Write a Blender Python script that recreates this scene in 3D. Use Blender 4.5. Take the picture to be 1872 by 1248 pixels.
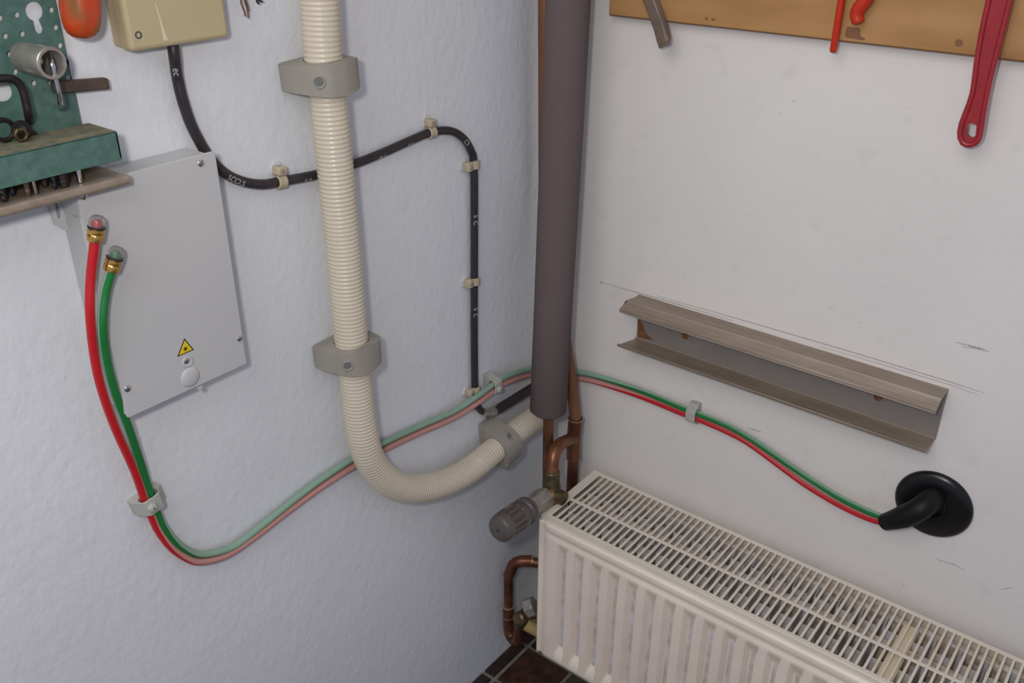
import bpy, bmesh, math, random
from mathutils import Vector, Matrix
from mathutils.geometry import tessellate_polygon
random.seed(4)
S = bpy.context.scene
COL = S.collection
for o in list(bpy.data.objects): bpy.data.objects.remove(o)

# ------------------------------------------------------------------ camera
# world: corner of the two walls at the origin, left wall x=0 (runs to -y), right wall y=0 (runs to +x)
CAM = Vector((0.8254, -1.1425, 1.4))
RIGHT = Vector((0.7831, 0.6218, 0.0035)).normalized()
UP = Vector((-0.2910, 0.3615, 0.8858)); UP = (UP - RIGHT * UP.dot(RIGHT)).normalized()
FWD = UP.cross(RIGHT).normalized()
FOC = 1667.8
cd = bpy.data.cameras.new('camera'); cam = bpy.data.objects.new('camera', cd); COL.objects.link(cam)
cd.sensor_width = 36; cd.lens = FOC / 1872 * 36; cd.clip_start = 0.02
cam.matrix_world = Matrix(((RIGHT.x, UP.x, -FWD.x, CAM.x), (RIGHT.y, UP.y, -FWD.y, CAM.y), (RIGHT.z, UP.z, -FWD.z, CAM.z), (0, 0, 0, 1)))
S.camera = cam

# ------------------------------------------------------------------ light
W = bpy.data.worlds.new('world'); S.world = W; W.use_nodes = True
W.node_tree.nodes['Background'].inputs[0].default_value = (0.74, 0.80, 1.0, 1)
W.node_tree.nodes['Background'].inputs[1].default_value = 0.36
def area(name, loc, target, size, power, color):
    l = bpy.data.lights.new(name, 'AREA'); l.shape = 'DISK'; l.size = size; l.energy = power; l.color = color
    o = bpy.data.objects.new(name, l); COL.objects.link(o); o.location = loc
    d = (Vector(target) - Vector(loc)); o.rotation_euler = d.to_track_quat('-Z', 'Y').to_euler()
area('camera_flash', CAM - RIGHT * .10 + UP * .06 - FWD * .02, (0.15, -0.25, 0.75), 0.07, 3.4, (1.0, 0.95, 0.90))
area('ceiling_fill', (0.55, -1.75, 2.2), (0.35, 0, 0.5), 1.2, 8.5, (1.0, 0.96, 0.92))  # unseen soft fill added overhead to lift the low right wall and radiator
S.view_settings.view_transform = 'Standard'; S.view_settings.look = 'None'
S.view_settings.exposure = 0.34; S.view_settings.gamma = 1; S.view_settings.use_curve_mapping = False

# ------------------------------------------------------------------ helpers
def ray(px, py): return (RIGHT * ((px - 936) / FOC) - UP * ((py - 624) / FOC) + FWD)
def L(px, py, o=0.0):            # a point seen at (px,py), o metres in front of the left wall
    d = ray(px, py); return CAM + d * ((o - CAM.x) / d.x)
def Q(px, py, o=0.0):            # same for the right wall
    d = ray(px, py); return CAM + d * ((-o - CAM.y) / d.y)
def F(px, py, z=0.0):
    d = ray(px, py); return CAM + d * ((z - CAM.z) / d.z)
def lin(c): return tuple(((v / 255) / 12.92 if v / 255 <= .04045 else ((v / 255 + .055) / 1.055) ** 2.4) for v in c)

def mat(name, rgb, rough=.5, metal=0, var=0, vscale=40, rgb2=None, bump=0, bscale=200, bdist=.001, spec=.5, coat=0, trans=0, ior=1.45, stretch=None, alpha=None, detail=6):
    m = bpy.data.materials.new(name); m.use_nodes = True
    n = m.node_tree.nodes; k = m.node_tree.links; b = n['Principled BSDF']
    c = lin(rgb)
    b.inputs['Base Color'].default_value = (*c, 1); b.inputs['Roughness'].default_value = rough
    b.inputs['Metallic'].default_value = metal; b.inputs['Specular IOR Level'].default_value = spec
    b.inputs['Coat Weight'].default_value = coat; b.inputs['Transmission Weight'].default_value = trans; b.inputs['IOR'].default_value = ior
    g = n.new('ShaderNodeNewGeometry'); vec = g.outputs['Position']
    if stretch:
        mp = n.new('ShaderNodeMapping'); mp.inputs['Scale'].default_value = stretch; k.new(vec, mp.inputs['Vector']); vec = mp.outputs['Vector']
    if rgb2 or var:
        t = n.new('ShaderNodeTexNoise'); t.inputs['Scale'].default_value = vscale; t.inputs['Detail'].default_value = detail
        k.new(vec, t.inputs['Vector'])
        r = n.new('ShaderNodeValToRGB'); r.color_ramp.elements[0].position = .35; r.color_ramp.elements[1].position = .65
        c2 = lin(rgb2) if rgb2 else tuple(v * (1 - var) for v in c)
        r.color_ramp.elements[0].color = (*c2, 1); r.color_ramp.elements[1].color = (*c, 1)
        k.new(t.outputs['Fac'], r.inputs['Fac']); k.new(r.outputs['Color'], b.inputs['Base Color'])
    if bump:
        t2 = n.new('ShaderNodeTexNoise'); t2.inputs['Scale'].default_value = bscale; t2.inputs['Detail'].default_value = 5
        k.new(vec, t2.inputs['Vector'])
        bp = n.new('ShaderNodeBump'); bp.inputs['Strength'].default_value = bump; bp.inputs['Distance'].default_value = bdist
        k.new(t2.outputs['Fac'], bp.inputs['Height']); k.new(bp.outputs['Normal'], b.inputs['Normal'])
    return m

def finish(o, label=None, cat=None, group=None, kind=None):
    if label: o['label'] = label
    if cat: o['category'] = cat
    if group: o['group'] = group
    if kind: o['kind'] = kind
    return o
def thing(name, label, cat, loc, group=None):
    o = bpy.data.objects.new(name, None); COL.objects.link(o); o.location = loc; o.empty_display_size = .02
    return finish(o, label, cat, group)
def wloc(o):
    v = Vector(o.location)
    while o.parent: o = o.parent; v += Vector(o.location)
    return v
def link(name, me, parent=None, loc=None):
    o = bpy.data.objects.new(name, me); COL.objects.link(o)
    if parent: o.parent = parent
    if loc is not None: o.location = loc
    return o
def obj(name, vf, m, parent=None, bevel=0, smooth=35, seg=2, origin=None, kind=None, label=None):
    vs, fs = vf[0], vf[1]
    vs = [Vector(v) for v in vs]
    if parent is not None: org = wloc(parent)
    else:
        org = Vector(origin) if origin is not None else Vector((sum(v.x for v in vs) / len(vs), sum(v.y for v in vs) / len(vs), min(v.z for v in vs)))
    me = bpy.data.meshes.new(name); me.from_pydata([v - org for v in vs], [], fs)
    ms = m if isinstance(m, (list, tuple)) else [m]
    for x in ms: me.materials.append(x)
    if len(vf) > 2 and vf[2]:
        for p, i in zip(me.polygons, vf[2]): p.material_index = i
    bm = bmesh.new(); bm.from_mesh(me); bmesh.ops.recalc_face_normals(bm, faces=bm.faces); bm.to_mesh(me); bm.free()
    for p in me.polygons: p.use_smooth = True
    me.set_sharp_from_angle(angle=math.radians(smooth))
    o = bpy.data.objects.new(name, me); COL.objects.link(o)
    if parent is not None: o.parent = parent
    else: o.location = org
    if bevel:
        b = o.modifiers.new('bevel', 'BEVEL'); b.width = bevel; b.segments = seg; b.limit_method = 'ANGLE'; b.angle_limit = math.radians(40)
        b.harden_normals = False
    return finish(o, label=label, kind=kind)

def join(*parts):
    V, Fc, M = [], [], []
    for p in parts:
        k = len(V); V += [Vector(v) for v in p[0]]; Fc += [tuple(i + k for i in f) for f in p[1]]
        M += (list(p[2]) if len(p) > 2 and p[2] else [0] * len(p[1]))
    return V, Fc, M
def box(a, b):                   # axis aligned, two corners
    (x0, y0, z0), (x1, y1, z1) = a, b
    v = [(x0, y0, z0), (x1, y0, z0), (x1, y1, z0), (x0, y1, z0), (x0, y0, z1), (x1, y0, z1), (x1, y1, z1), (x0, y1, z1)]
    return [Vector(p) for p in v], [(0, 3, 2, 1), (4, 5, 6, 7), (0, 1, 5, 4), (1, 2, 6, 5), (2, 3, 7, 6), (3, 0, 4, 7)]
def obox(c, u, v, w, du, dv, dw):   # oriented box, full sizes
    u, v, w = Vector(u).normalized() * du / 2, Vector(v).normalized() * dv / 2, Vector(w).normalized() * dw / 2
    c = Vector(c)
    s = [(-1, -1, -1), (1, -1, -1), (1, 1, -1), (-1, 1, -1), (-1, -1, 1), (1, -1, 1), (1, 1, 1), (-1, 1, 1)]
    return [c + u * a + v * b + w * d for a, b, d in s], [(0, 3, 2, 1), (4, 5, 6, 7), (0, 1, 5, 4), (1, 2, 6, 5), (2, 3, 7, 6), (3, 0, 4, 7)]
def spline(pts, n=8):            # catmull-rom
    P = [Vector(p) for p in pts]; P = [P[0] * 2 - P[1]] + P + [P[-1] * 2 - P[-2]]; out = []
    for i in range(1, len(P) - 2):
        a, b, c, d = P[i - 1], P[i], P[i + 1], P[i + 2]
        for k in range(n):
            t = k / n
            out.append(.5 * ((2 * b) + (c - a) * t + (2 * a - 5 * b + 4 * c - d) * t * t + (3 * b - a - 3 * c + d) * t ** 3))
    out.append(P[-2]); return out
def resample(pts, step):
    pts = [Vector(p) for p in pts]
    out = [pts[0].copy()]; need = step
    for a, b in zip(pts, pts[1:]):
        l = (b - a).length; t = 0
        while l - t >= need:
            t += need; out.append(a.lerp(b, t / l)); need = step
        need -= (l - t)
    return out
def frames(P, up=None):
    n = len(P); T = []
    for i in range(n):
        a = P[max(i - 1, 0)]; b = P[min(i + 1, n - 1)]; T.append((b - a).normalized())
    u = Vector(up) if up is not None else (Vector((0, 0, 1)) if abs(T[0].z) < .9 else Vector((1, 0, 0)))
    N = []
    for t in T:
        if up is not None: u = Vector(up)
        v = (u - t * u.dot(t)).normalized(); N.append(v); u = v
    return T, N
def tube(P, r, seg=16, caps=True, up=None, mfn=None):
    P = [Vector(p) for p in P]; T, N = frames(P, up); V = []; Fc = []; M = []
    for i, p in enumerate(P):
        B = T[i].cross(N[i]); rr = r[i] if isinstance(r, (list, tuple)) else r
        for k in range(seg):
            a = 2 * math.pi * k / seg; V.append(p + (N[i] * math.cos(a) + B * math.sin(a)) * rr)
    for i in range(len(P) - 1):
        for k in range(seg):
            k2 = (k + 1) % seg; Fc.append((i * seg + k, i * seg + k2, (i + 1) * seg + k2, (i + 1) * seg + k))
            M.append(mfn(i / (len(P) - 1), (k + .5) / seg) if mfn else 0)
    if caps:
        Fc.append(tuple(range(seg))[::-1]); M.append(0)
        Fc.append(tuple((len(P) - 1) * seg + k for k in range(seg))); M.append(0)
    return V, Fc, M
def lathe(prof, o, axis, seg=24, mod=None, up=(0, 0, 1)):   # prof: (height along the axis, radius)
    o = Vector(o); a = Vector(axis).normalized(); u = Vector(up)
    if abs(u.dot(a)) > .95: u = Vector((1, 0, 0))
    u = (u - a * u.dot(a)).normalized(); w = a.cross(u); V = []; Fc = []
    for i, (h, r) in enumerate(prof):
        for k in range(seg):
            t = 2 * math.pi * k / seg; rr = max(r * (mod(i, t) if mod else 1), 1e-5)
            V.append(o + a * h + (u * math.cos(t) + w * math.sin(t)) * rr)
    for i in range(len(prof) - 1):
        for k in range(seg):
            k2 = (k + 1) % seg; Fc.append((i * seg + k, i * seg + k2, (i + 1) * seg + k2, (i + 1) * seg + k))
    Fc.append(tuple(range(seg))[::-1]); Fc.append(tuple((len(prof) - 1) * seg + k for k in range(seg)))
    return V, Fc
def plate(outline, holes, o, u, v, n, t):   # 2D outline with holes, extruded from 0 to t along n
    loops = [outline] + list(holes); V = []; Fc = []
    o, u, v, n = Vector(o), Vector(u), Vector(v), Vector(n)
    flat = [p for l in loops for p in l]; N = len(flat)
    for h in (0, t):
        for p in flat: V.append(o + u * p[0] + v * p[1] + n * h)
    if holes:
        tri = tessellate_polygon([[Vector((p[0], p[1], 0)) for p in l] for l in loops])
    else: tri = [tuple(range(len(outline)))]
    for f in tri:
        Fc.append(tuple(f)); Fc.append(tuple(i + N for i in f)[::-1])
    k = 0
    for l in loops:
        m = len(l)
        for i in range(m):
            j = (i + 1) % m; Fc.append((k + i, k + j, k + j + N, k + i + N))
        k += m
    return V, Fc
def circ(cx, cy, r, n=16, ry=None): return [(cx + r * math.cos(2 * math.pi * i / n), cy + (ry or r) * math.sin(2 * math.pi * i / n)) for i in range(n)]
def rounded(pts, r, n=4):
    out = []; m = len(pts)
    for i in range(m):
        p0, p, p1 = (Vector((*pts[j % m], 0)) for j in (i - 1, i, i + 1))
        a = (p0 - p); b = (p1 - p); rr = min(r, a.length * .45, b.length * .45)
        s = p + a.normalized() * rr; e = p + b.normalized() * rr
        for k in range(n + 1):
            t = k / n; q = s * (1 - t) ** 2 + p * 2 * t * (1 - t) + e * t * t; out.append((q.x, q.y))
    return out

# ------------------------------------------------------------------ materials
def wall_mat(name, rgb, smudge, rough_bump, brush):
    m = bpy.data.materials.new(name); m.use_nodes = True; n = m.node_tree.nodes; k = m.node_tree.links; b = n['Principled BSDF']
    b.inputs['Roughness'].default_value = .62; b.inputs['Specular IOR Level'].default_value = .35
    g = n.new('ShaderNodeNewGeometry')
    def noise(scale, detail=5, st=None, dist=0):
        t = n.new('ShaderNodeTexNoise'); t.inputs['Scale'].default_value = scale; t.inputs['Detail'].default_value = detail; t.inputs['Distortion'].default_value = dist
        if st:
            mp = n.new('ShaderNodeMapping'); mp.inputs['Scale'].default_value = st[0]; mp.inputs['Rotation'].default_value = st[1]
            k.new(g.outputs['Position'], mp.inputs['Vector']); k.new(mp.outputs['Vector'], t.inputs['Vector'])
        else: k.new(g.outputs['Position'], t.inputs['Vector'])
        return t.outputs['Fac']
    def ramp(f, a, b_, c0, c1):
        r = n.new('ShaderNodeValToRGB'); r.color_ramp.elements[0].position = a; r.color_ramp.elements[1].position = b_
        r.color_ramp.elements[0].color = (*c0, 1); r.color_ramp.elements[1].color = (*c1, 1); k.new(f, r.inputs['Fac']); return r.outputs['Color']
    def mul(a, b_):
        x = n.new('ShaderNodeMix'); x.data_type = 'RGBA'; x.blend_type = 'MULTIPLY'; x.inputs[0].default_value = 1
        k.new(a, x.inputs[6]); k.new(b_, x.inputs[7]); return x.outputs[2]
    c = lin(rgb)
    col = ramp(noise(3.2, 3), .3, .7, tuple(v * .955 for v in c), tuple(min(1, v * 1.02) for v in c))
    col = mul(col, ramp(noise(26, 8, dist=.6), .28, .40, (1 - smudge, 1 - smudge * .98, 1 - smudge), (1, 1, 1)))
    col = mul(col, ramp(noise(150, 3), .22, .30, (1 - smudge * 1.2,) * 3, (1, 1, 1)))
    k.new(col, b.inputs['Base Color'])
    f1 = noise(70, 6); f2 = noise(55, 5, brush); f3 = noise(9, 2)
    def mad(a, w):
        x = n.new('ShaderNodeMath'); x.operation = 'MULTIPLY'; k.new(a, x.inputs[0]); x.inputs[1].default_value = w; return x.outputs[0]
    def add(a, b_):
        x = n.new('ShaderNodeMath'); x.operation = 'ADD'; k.new(a, x.inputs[0]); k.new(b_, x.inputs[1]); return x.outputs[0]
    h = add(add(mad(f1, .55), mad(f2, .4)), mad(f3, 1.2))
    bp = n.new('ShaderNodeBump'); bp.inputs['Strength'].default_value = rough_bump; bp.inputs['Distance'].default_value = .0035
    k.new(h, bp.inputs['Height']); k.new(bp.outputs['Normal'], b.inputs['Normal']); return m
M_WL = wall_mat('painted_plaster_rough', (220, 222, 226), .03, .45, ((1, 1.9, .9), (.7, 0, 0)))
M_WR = wall_mat('painted_plaster_smooth', (221, 216, 212), .06, .22, ((.6, 1, 1.6), (0, .3, 0)))
M_GROUT = mat('grout', (132, 126, 118), .9, var=.3, vscale=60, bump=.3, bscale=300)
M_TILE = [mat('tile_brown', (74, 46, 30), .32, rgb2=(38, 20, 14), vscale=45, bump=.25, bscale=160, coat=.2),
          mat('tile_olive', (84, 80, 56), .35, rgb2=(58, 52, 36), vscale=45, bump=.25, bscale=160, coat=.2),
          mat('tile_dark', (52, 34, 24), .35, rgb2=(30, 18, 12), vscale=55, bump=.25, bscale=160, coat=.2)]
M_CORR = mat('beige_conduit_plastic', (206, 196, 176), .3, var=.06, vscale=18, spec=.5)
M_CLAMP = mat('taupe_clamp_plastic', (150, 145, 135), .5, var=.07, vscale=30, bump=.1, bscale=250)
M_HOLE = mat('recess_shade', (70, 72, 74), .8)  # dark tone painted in for the shade inside small holes and slots
M_RECESS = mat('grey_hole_shade', (104, 106, 104), .6)  # grey painted in for the shade inside the clamp holes
M_NAILP = mat('taupe_steel', (124, 108, 96), .5, metal=.3, rgb2=(104, 90, 80), vscale=40)
M_FOAM = mat('grey_foam', (106, 94, 93), .9, rgb2=(96, 85, 84), vscale=900, bump=.5, bscale=700, bdist=.0008, spec=.2)
M_COPPER = mat('aged_copper', (134, 88, 62), .38, metal=.55, rgb2=(88, 56, 38), vscale=28, bump=.05)
M_COPPER2 = mat('reddish_copper', (128, 78, 58), .4, metal=.5, rgb2=(78, 46, 34), vscale=34, bump=.05)
M_COPBR = mat('brown_painted_copper', (128, 86, 62), .5, metal=.25, var=.2, vscale=20)
M_SOLDER = mat('solder', (196, 176, 150), .35, metal=.8)
M_BRASS = mat('tarnished_brass', (128, 112, 84), .42, metal=.8, rgb2=(88, 78, 60), vscale=60, bump=.1)
M_BRASSB = mat('bright_brass', (214, 170, 96), .22, metal=.95)
M_NICKEL = mat('dull_nickel', (176, 172, 166), .32, metal=.6, rgb2=(150, 143, 134), vscale=60)
M_CHROME = mat('chrome', (205, 205, 210), .18, metal=1)
M_HEAD = mat('smoke_grey_plastic', (92, 85, 82), .4, var=.12, vscale=60, spec=.5)
M_HEADD = mat('dark_grey_plastic', (60, 56, 55), .5)
M_RAD = mat('radiator_enamel', (238, 225, 211), .38, rgb2=(230, 216, 202), vscale=9, spec=.5)
M_GRIL = mat('grille_enamel', (220, 211, 196), .4, var=.04, vscale=20)
M_YELL = mat('yellowed_enamel', (212, 198, 168), .45, rgb2=(220, 208, 186), vscale=60)
M_FIN = mat('convector_steel_enamel', (214, 210, 214), .5, rgb2=(188, 178, 172), vscale=45)
M_DUST = mat('dusty_enamel', (206, 200, 192), .6, rgb2=(160, 136, 118), vscale=90)
M_ALU = mat('taupe_aluminium', (160, 146, 130), .45, metal=.35, rgb2=(146, 131, 116), vscale=14, stretch=(1, 8, 8))
M_ALUG = mat('grey_channel_web', (140, 133, 128), .5, metal=.2, var=.08, vscale=20)
M_ALUE = mat('channel_edge_highlight', (196, 184, 172), .35, metal=.6)  # lighter tone that paints the highlight along the channel edges
M_RUST = mat('rust', (128, 84, 50), .85, rgb2=(92, 62, 44), vscale=90)
M_BOX = mat('light_grey_sheet_steel', (188, 188, 188), .45, var=.03, vscale=8, bump=.06, bscale=600)
M_JB = mat('beige_junction_box', (186, 170, 134), .42, var=.05, vscale=12)
M_SCR = mat('pale_scratch', (210, 200, 176), .7)
M_CABLE = mat('black_cable', (52, 46, 50), .38, var=.25, vscale=60)
M_PRINT = mat('white_print_glint', (190, 185, 180), .6)  # cable print, also the painted glints on the thermostat head
M_CLIP = mat('yellowed_clip', (186, 172, 146), .5, var=.12, vscale=120)
M_CLIPW = mat('grey_white_clip', (172, 172, 164), .45, var=.04, vscale=60)
M_PAINTB = mat('paint_crust', (205, 206, 208), .7, bump=.3, bscale=300)
M_GREEN = mat('green_hammered_paint', (82, 112, 104), .42, rgb2=(70, 98, 90), vscale=120, bump=.12, bscale=400, spec=.4)
M_DUSTG = mat('dusty_ledge', (132, 124, 98), .8, rgb2=(96, 100, 84), vscale=80)
M_DARK = mat('blackened_steel', (54, 46, 46), .42, metal=.6, var=.2, vscale=80)
M_BLUE = mat('blued_steel', (44, 50, 62), .4, metal=.6)
M_STEEL = mat('brown_steel', (98, 84, 76), .5, metal=.45, rgb2=(78, 66, 58), vscale=40)
M_AMBER = mat('amber_plastic', (188, 60, 20), .25, rgb2=(112, 84, 40), vscale=62, coat=.3, stretch=(1, 1, .5))
M_RED = mat('red_enamel', (158, 30, 38), .3, var=.2, vscale=60, coat=.4, bump=.06, bscale=300)
M_ORED = mat('orange_red_paint', (196, 48, 18), .38, var=.12, vscale=90)
M_WOOD = mat('varnished_plywood', (176, 134, 86), .5, rgb2=(156, 112, 64), vscale=16, stretch=(.35, 1, 1.7), bump=.05, spec=.4)
M_WOODE = mat('plywood_edge', (104, 74, 46), .7)
M_KNOT = mat('wood_stain', (126, 88, 58), .6)
M_BLACK = mat('black_rubber', (16, 15, 18), .28, spec=.5)
M_BLACKM = mat('matt_black_rubber', (17, 16, 17), .5, spec=.3)
M_DUCTC_R = mat('pale_pink_duct', (190, 138, 130), .3, var=.03)
M_DUCTC_G = mat('pale_green_duct', (136, 166, 148), .3, var=.03)
M_REDST = mat('red_stripe', (182, 26, 34), .35)
M_GRNST = mat('green_stripe', (26, 112, 52), .35)
M_CLEAR = mat('clear_cap', (235, 235, 235), .08, trans=.92, ior=1.3)
M_RUBBER = mat('o_ring', (40, 34, 28), .5)
M_YSTK = mat('yellow_sticker', (224, 196, 30), .5)
M_KSTK = mat('sticker_print', (44, 38, 22), .5)
M_PENCIL = mat('pencil_grey', (158, 152, 150), .9)
M_SCUFF = mat('dark_scuff', (128, 122, 122), .9, rgb2=(200, 195, 193), vscale=700)
M_YCAP = mat('yellow_beige_sleeve', (170, 148, 98), .6, var=.15, vscale=60)
M_CU = mat('bare_copper_wire', (150, 110, 96), .35, metal=.8)

# ------------------------------------------------------------------ the setting
ZF = 0.02
obj('wall_left', box((-.12, -2.6, -.05), (0, 0.12, 2.7)), M_WL, kind='structure')
wall_right = obj('wall_right', box((0, 0, -.05), (2.8, .12, 2.7)), M_WR, kind='structure')
floor = obj('floor', box((0, -2.6, -.06), (2.8, 0, ZF - .003)), M_GROUT, kind='structure')
def tile_mesh(w, d): return box((0, 0, 0), (w, d, .006))
g = F(966, 1184, ZF); tx, ty = g.x, g.y
tw = .098; gr = .008
cache = {}
for i in range(-1, 6):
    for j in range(-2, 9):
        x0 = tx + i * (tw + gr); x1 = x0 + tw; y1 = ty - j * (tw + gr); y0 = y1 - tw
        x0 = max(x0, .001); y1 = min(y1, -.001)
        if x1 - x0 < .005 or y1 - y0 < .005: continue
        mi = 2 if i < 0 else (0 if (i + j) % 3 == 0 else (1 if (i + j) % 3 == 1 else 2))
        key = (round(x1 - x0, 4), round(y1 - y0, 4), mi)
        if key not in cache:
            t = obj('tile', box((x0, y0, ZF - .0045), (x1, y1, ZF + .0005)), M_TILE[mi], bevel=.0012, origin=(x0, y0, ZF - .0045))
            t.parent = floor; t.location = Vector((x0, y0, ZF - .0045)) - floor.location; cache[key] = t
        else:
            s = cache[key]; t = s.copy(); COL.objects.link(t); t.parent = floor; t.location = Vector((x0, y0, ZF - .0045)) - floor.location

# pencil line and scuffs on the right wall
def stroke(name, pts, w, m, o=.0003):
    P = [Q(a, b, o) for a, b in pts]; V = []; Fc = []
    for i, p in enumerate(P):
        t = (P[min(i + 1, len(P) - 1)] - P[max(i - 1, 0)]).normalized(); nrm = Vector((t.z, 0, -t.x)); ww = w * (.35 if i in (0, len(P) - 1) else 1)
        for a in (-1, 1):
            for d in (0, .0003): V.append(p + nrm * (a * ww / 2) + Vector((0, -d, 0)))
    for i in range(len(P) - 1):
        k = 4 * i
        Fc += [(k + 1, k + 3, k + 7, k + 5), (k, k + 1, k + 5, k + 4), (k + 3, k + 2, k + 6, k + 7), (k, k + 4, k + 6, k + 2)]
    return obj(name, (V, Fc), m, parent=wall_right)
stroke('pencil_line', [(1100, 516), (1160, 533), (1240, 556), (1340, 586)], .0009, M_PENCIL)
stroke('pencil_line', [(1200, 540), (1400, 597), (1560, 644), (1735, 697), (1800, 718)], .0009, M_PENCIL)
stroke('pencil_line', [(1500, 633), (1600, 662), (1740, 704), (1790, 722)], .0005, M_PENCIL)
obj('pencil_dot', plate(circ(0, 0, .002, 10), [], Q(1100, 516, 0), (1, 0, 0), (0, 0, 1), (0, -1, 0), .0006), M_SCUFF, parent=wall_right)
for pts, w in (([(1747, 625), (1770, 631), (1795, 637), (1808, 643)], .0013), ([(1760, 634), (1782, 636), (1800, 641)], .001), ([(1366, 781), (1378, 785), (1392, 789)], .0016),
               ([(1515, 565), (1522, 560)], .001), ([(1570, 588), (1572, 592)], .0013), ([(1712, 1022), (1745, 1032), (1765, 1042)], .0012), ([(1830, 1077), (1850, 1073)], .0016),
               ([(1350, 511), (1352, 515)], .001), ([(1425, 205), (1428, 208)], .0012), ([(1447, 186), (1452, 183)], .0012), ([(1651, 1065), (1653, 1072)], .0012)):
    stroke('scuff', pts, w, M_SCUFF)

# ------------------------------------------------------------------ radiator
RX0, RX1 = .1235, 1.02; RYF, RYB = -.176, -.0205; RZ = .457; RZ0 = .150
rad = thing('radiator', 'white enamelled steel panel radiator with slotted top grille on the right wall', 'radiator', (.57, -.1, RZ0))
# front panel: pressed vertical channels
PX0, PX1, PZ0, PZ1 = RX0 - .002, RX1, RZ0, RZ - .011; PYF = RYF - .006
pitch = .0333
def sstep(a, b, x):
    t = max(0, min(1, (x - a) / (b - a))); return t * t * (3 - 2 * t)
def hfield(x, z):
    zt = PZ1 - z; zb = z - PZ0; xl = x - PX0; xr = PX1 - x
    h = 0
    e = min(xl, xr)
    rim = sstep(0, .003, min(e, zb, zt))            # rolled edge
    u = ((x - PX0 - .026) % pitch) / pitch            # 0..1
    # recess between channels
    if .020 < xl and xr > .02:
        lr_ = lambda a, b, t: max(0, min(1, (t - a) / (b - a)))
        prof = lr_(.40, .58, u) * (1 - lr_(.955, 1.0, u))
        env = lr_(.030, .052, zt) * lr_(.018, .036, zb)
        h -= .0105 * min(prof, env)
    # soft groove along the top header
    h -= .0022 * sstep(.012, .016, zt) * (1 - sstep(.020, .026, zt)) * sstep(.010, .02, e)
    h -= .0035 * (1 - sstep(.010, .018, e)) * sstep(0.004, .008, e)
    return h - .003 * (1 - rim)
xs = []; x = PX0
base = [0, .001, .003, .004, .006, .008, .010, .014, .018]
xs = [PX0 + b for b in base]
x = PX0 + .022
us = (0.001, .12, .25, .36, .40, .43, .46, .49, .52, .55, .58, .66, .76, .86, .93, .955, .97, .985)
k0 = PX0 + .026
p = 0
while k0 + p * pitch < PX1 - .05:
    xs += [k0 + (p + u) * pitch for u in us]; p += 1
xs += [PX1 - b for b in (.03, .022, .016, .012, .008, .006, .004, .003, .001, 0)]
zs = [PZ0 + v for v in (0, .001, .003, .010, .020, .026, .029, .032, .035, .040)] + [PZ0 + .06 + i * .02 for i in range(8)]
zs += [PZ1 - v for v in (.070, .060, .056, .052, .048, .044, .040, .036, .032, .027, .024, .021, .018, .015, .012, .008, .004, .003, .001, 0)]
zs = sorted(set(round(z, 5) for z in zs))
V = []; Fc = []; nx = len(xs); nz = len(zs)
for z in zs:
    for x in xs: V.append(Vector((x, PYF - hfield(x, z), z)))
for j in range(nz - 1):
    for i in range(nx - 1):
        a = j * nx + i; Fc.append((a, a + 1, a + nx + 1, a + nx))
# rim back to the body
b0 = len(V)
ring = [i for i in range(nx)] + [j * nx + nx - 1 for j in range(1, nz)] + [(nz - 1) * nx + i for i in range(nx - 2, -1, -1)] + [j * nx for j in range(nz - 2, 0, -1)]
for i in ring: V.append(Vector((V[i].x, PYF + .012, V[i].z)))
for q in range(len(ring)):
    r = (q + 1) % len(ring); Fc.append((ring[q], ring[r], b0 + r, b0 + q))
Fc.append(tuple(b0 + q for q in range(len(ring))))
obj('front_panel', (V, Fc), M_RAD, parent=rad, smooth=50)
# top cover frame: plate with two long openings
SX0, SX1 = .1395, RX1 - .015
yF0, yF1, yB0, yB1 = -.1685, -.1165, -.110, -.028
def topplate(): 
    out = [(RX0, RYF), (RX1, RYF), (RX1, RYB), (RX0, RYB)]
    h1 = [(SX0, yF0), (SX1, yF0), (SX1, yF1), (SX0, yF1)]; h2 = [(SX0, yB0), (SX1, yB0), (SX1, yB1), (SX0, yB1)]
    return plate(out, [h1, h2], (0, 0, RZ - .0014), (1, 0, 0), (0, 1, 0), (0, 0, 1), .0014)
lips = join(topplate(), box((RX0, RYF, RZ - .014), (RX1, RYF + .0014, RZ - .0014)), box((RX0, RYB - .0014, RZ - .03), (RX1, RYB, RZ - .0014)), box((RX0, RYF, RZ - .05), (RX0 + .0014, RYF + .075, RZ - .0014)), box((RX0, RYF + .082, RZ - .05), (RX0 + .0014, RYB, RZ - .0014)))
fr = obj('grille_frame', lips, M_GRIL, parent=rad, bevel=.0006, seg=1)
bp_ = .01095
bars = {}
n = 0; x = SX0 + .0085
while x < SX1 - .004:
    for nm, a, b in (('f', yF0, yF1), ('b', yB0, yB1)):
        yel = (.655 < x < .70) or (.70 < x < .80 and nm == 'b' and n % 2 == 0)
        key = (nm, yel)
        if key not in bars:
            o = obj('grille_bar', box((-.0019 + x, a - .0005, RZ - .0042), (.0019 + x, b + .0005, RZ - .0006)), M_YELL if yel else M_GRIL, origin=(x, (a + b) / 2, RZ - .002), bevel=.0005, seg=1)
            o.parent = rad; o.location = Vector((x, (a + b) / 2, RZ - .002)) - rad.location; bars[key] = o
        else:
            o = bars[key].copy(); COL.objects.link(o); o.parent = rad; o.location = Vector((x, (a + b) / 2, RZ - .002)) - rad.location
    x += bp_; n += 1
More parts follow.
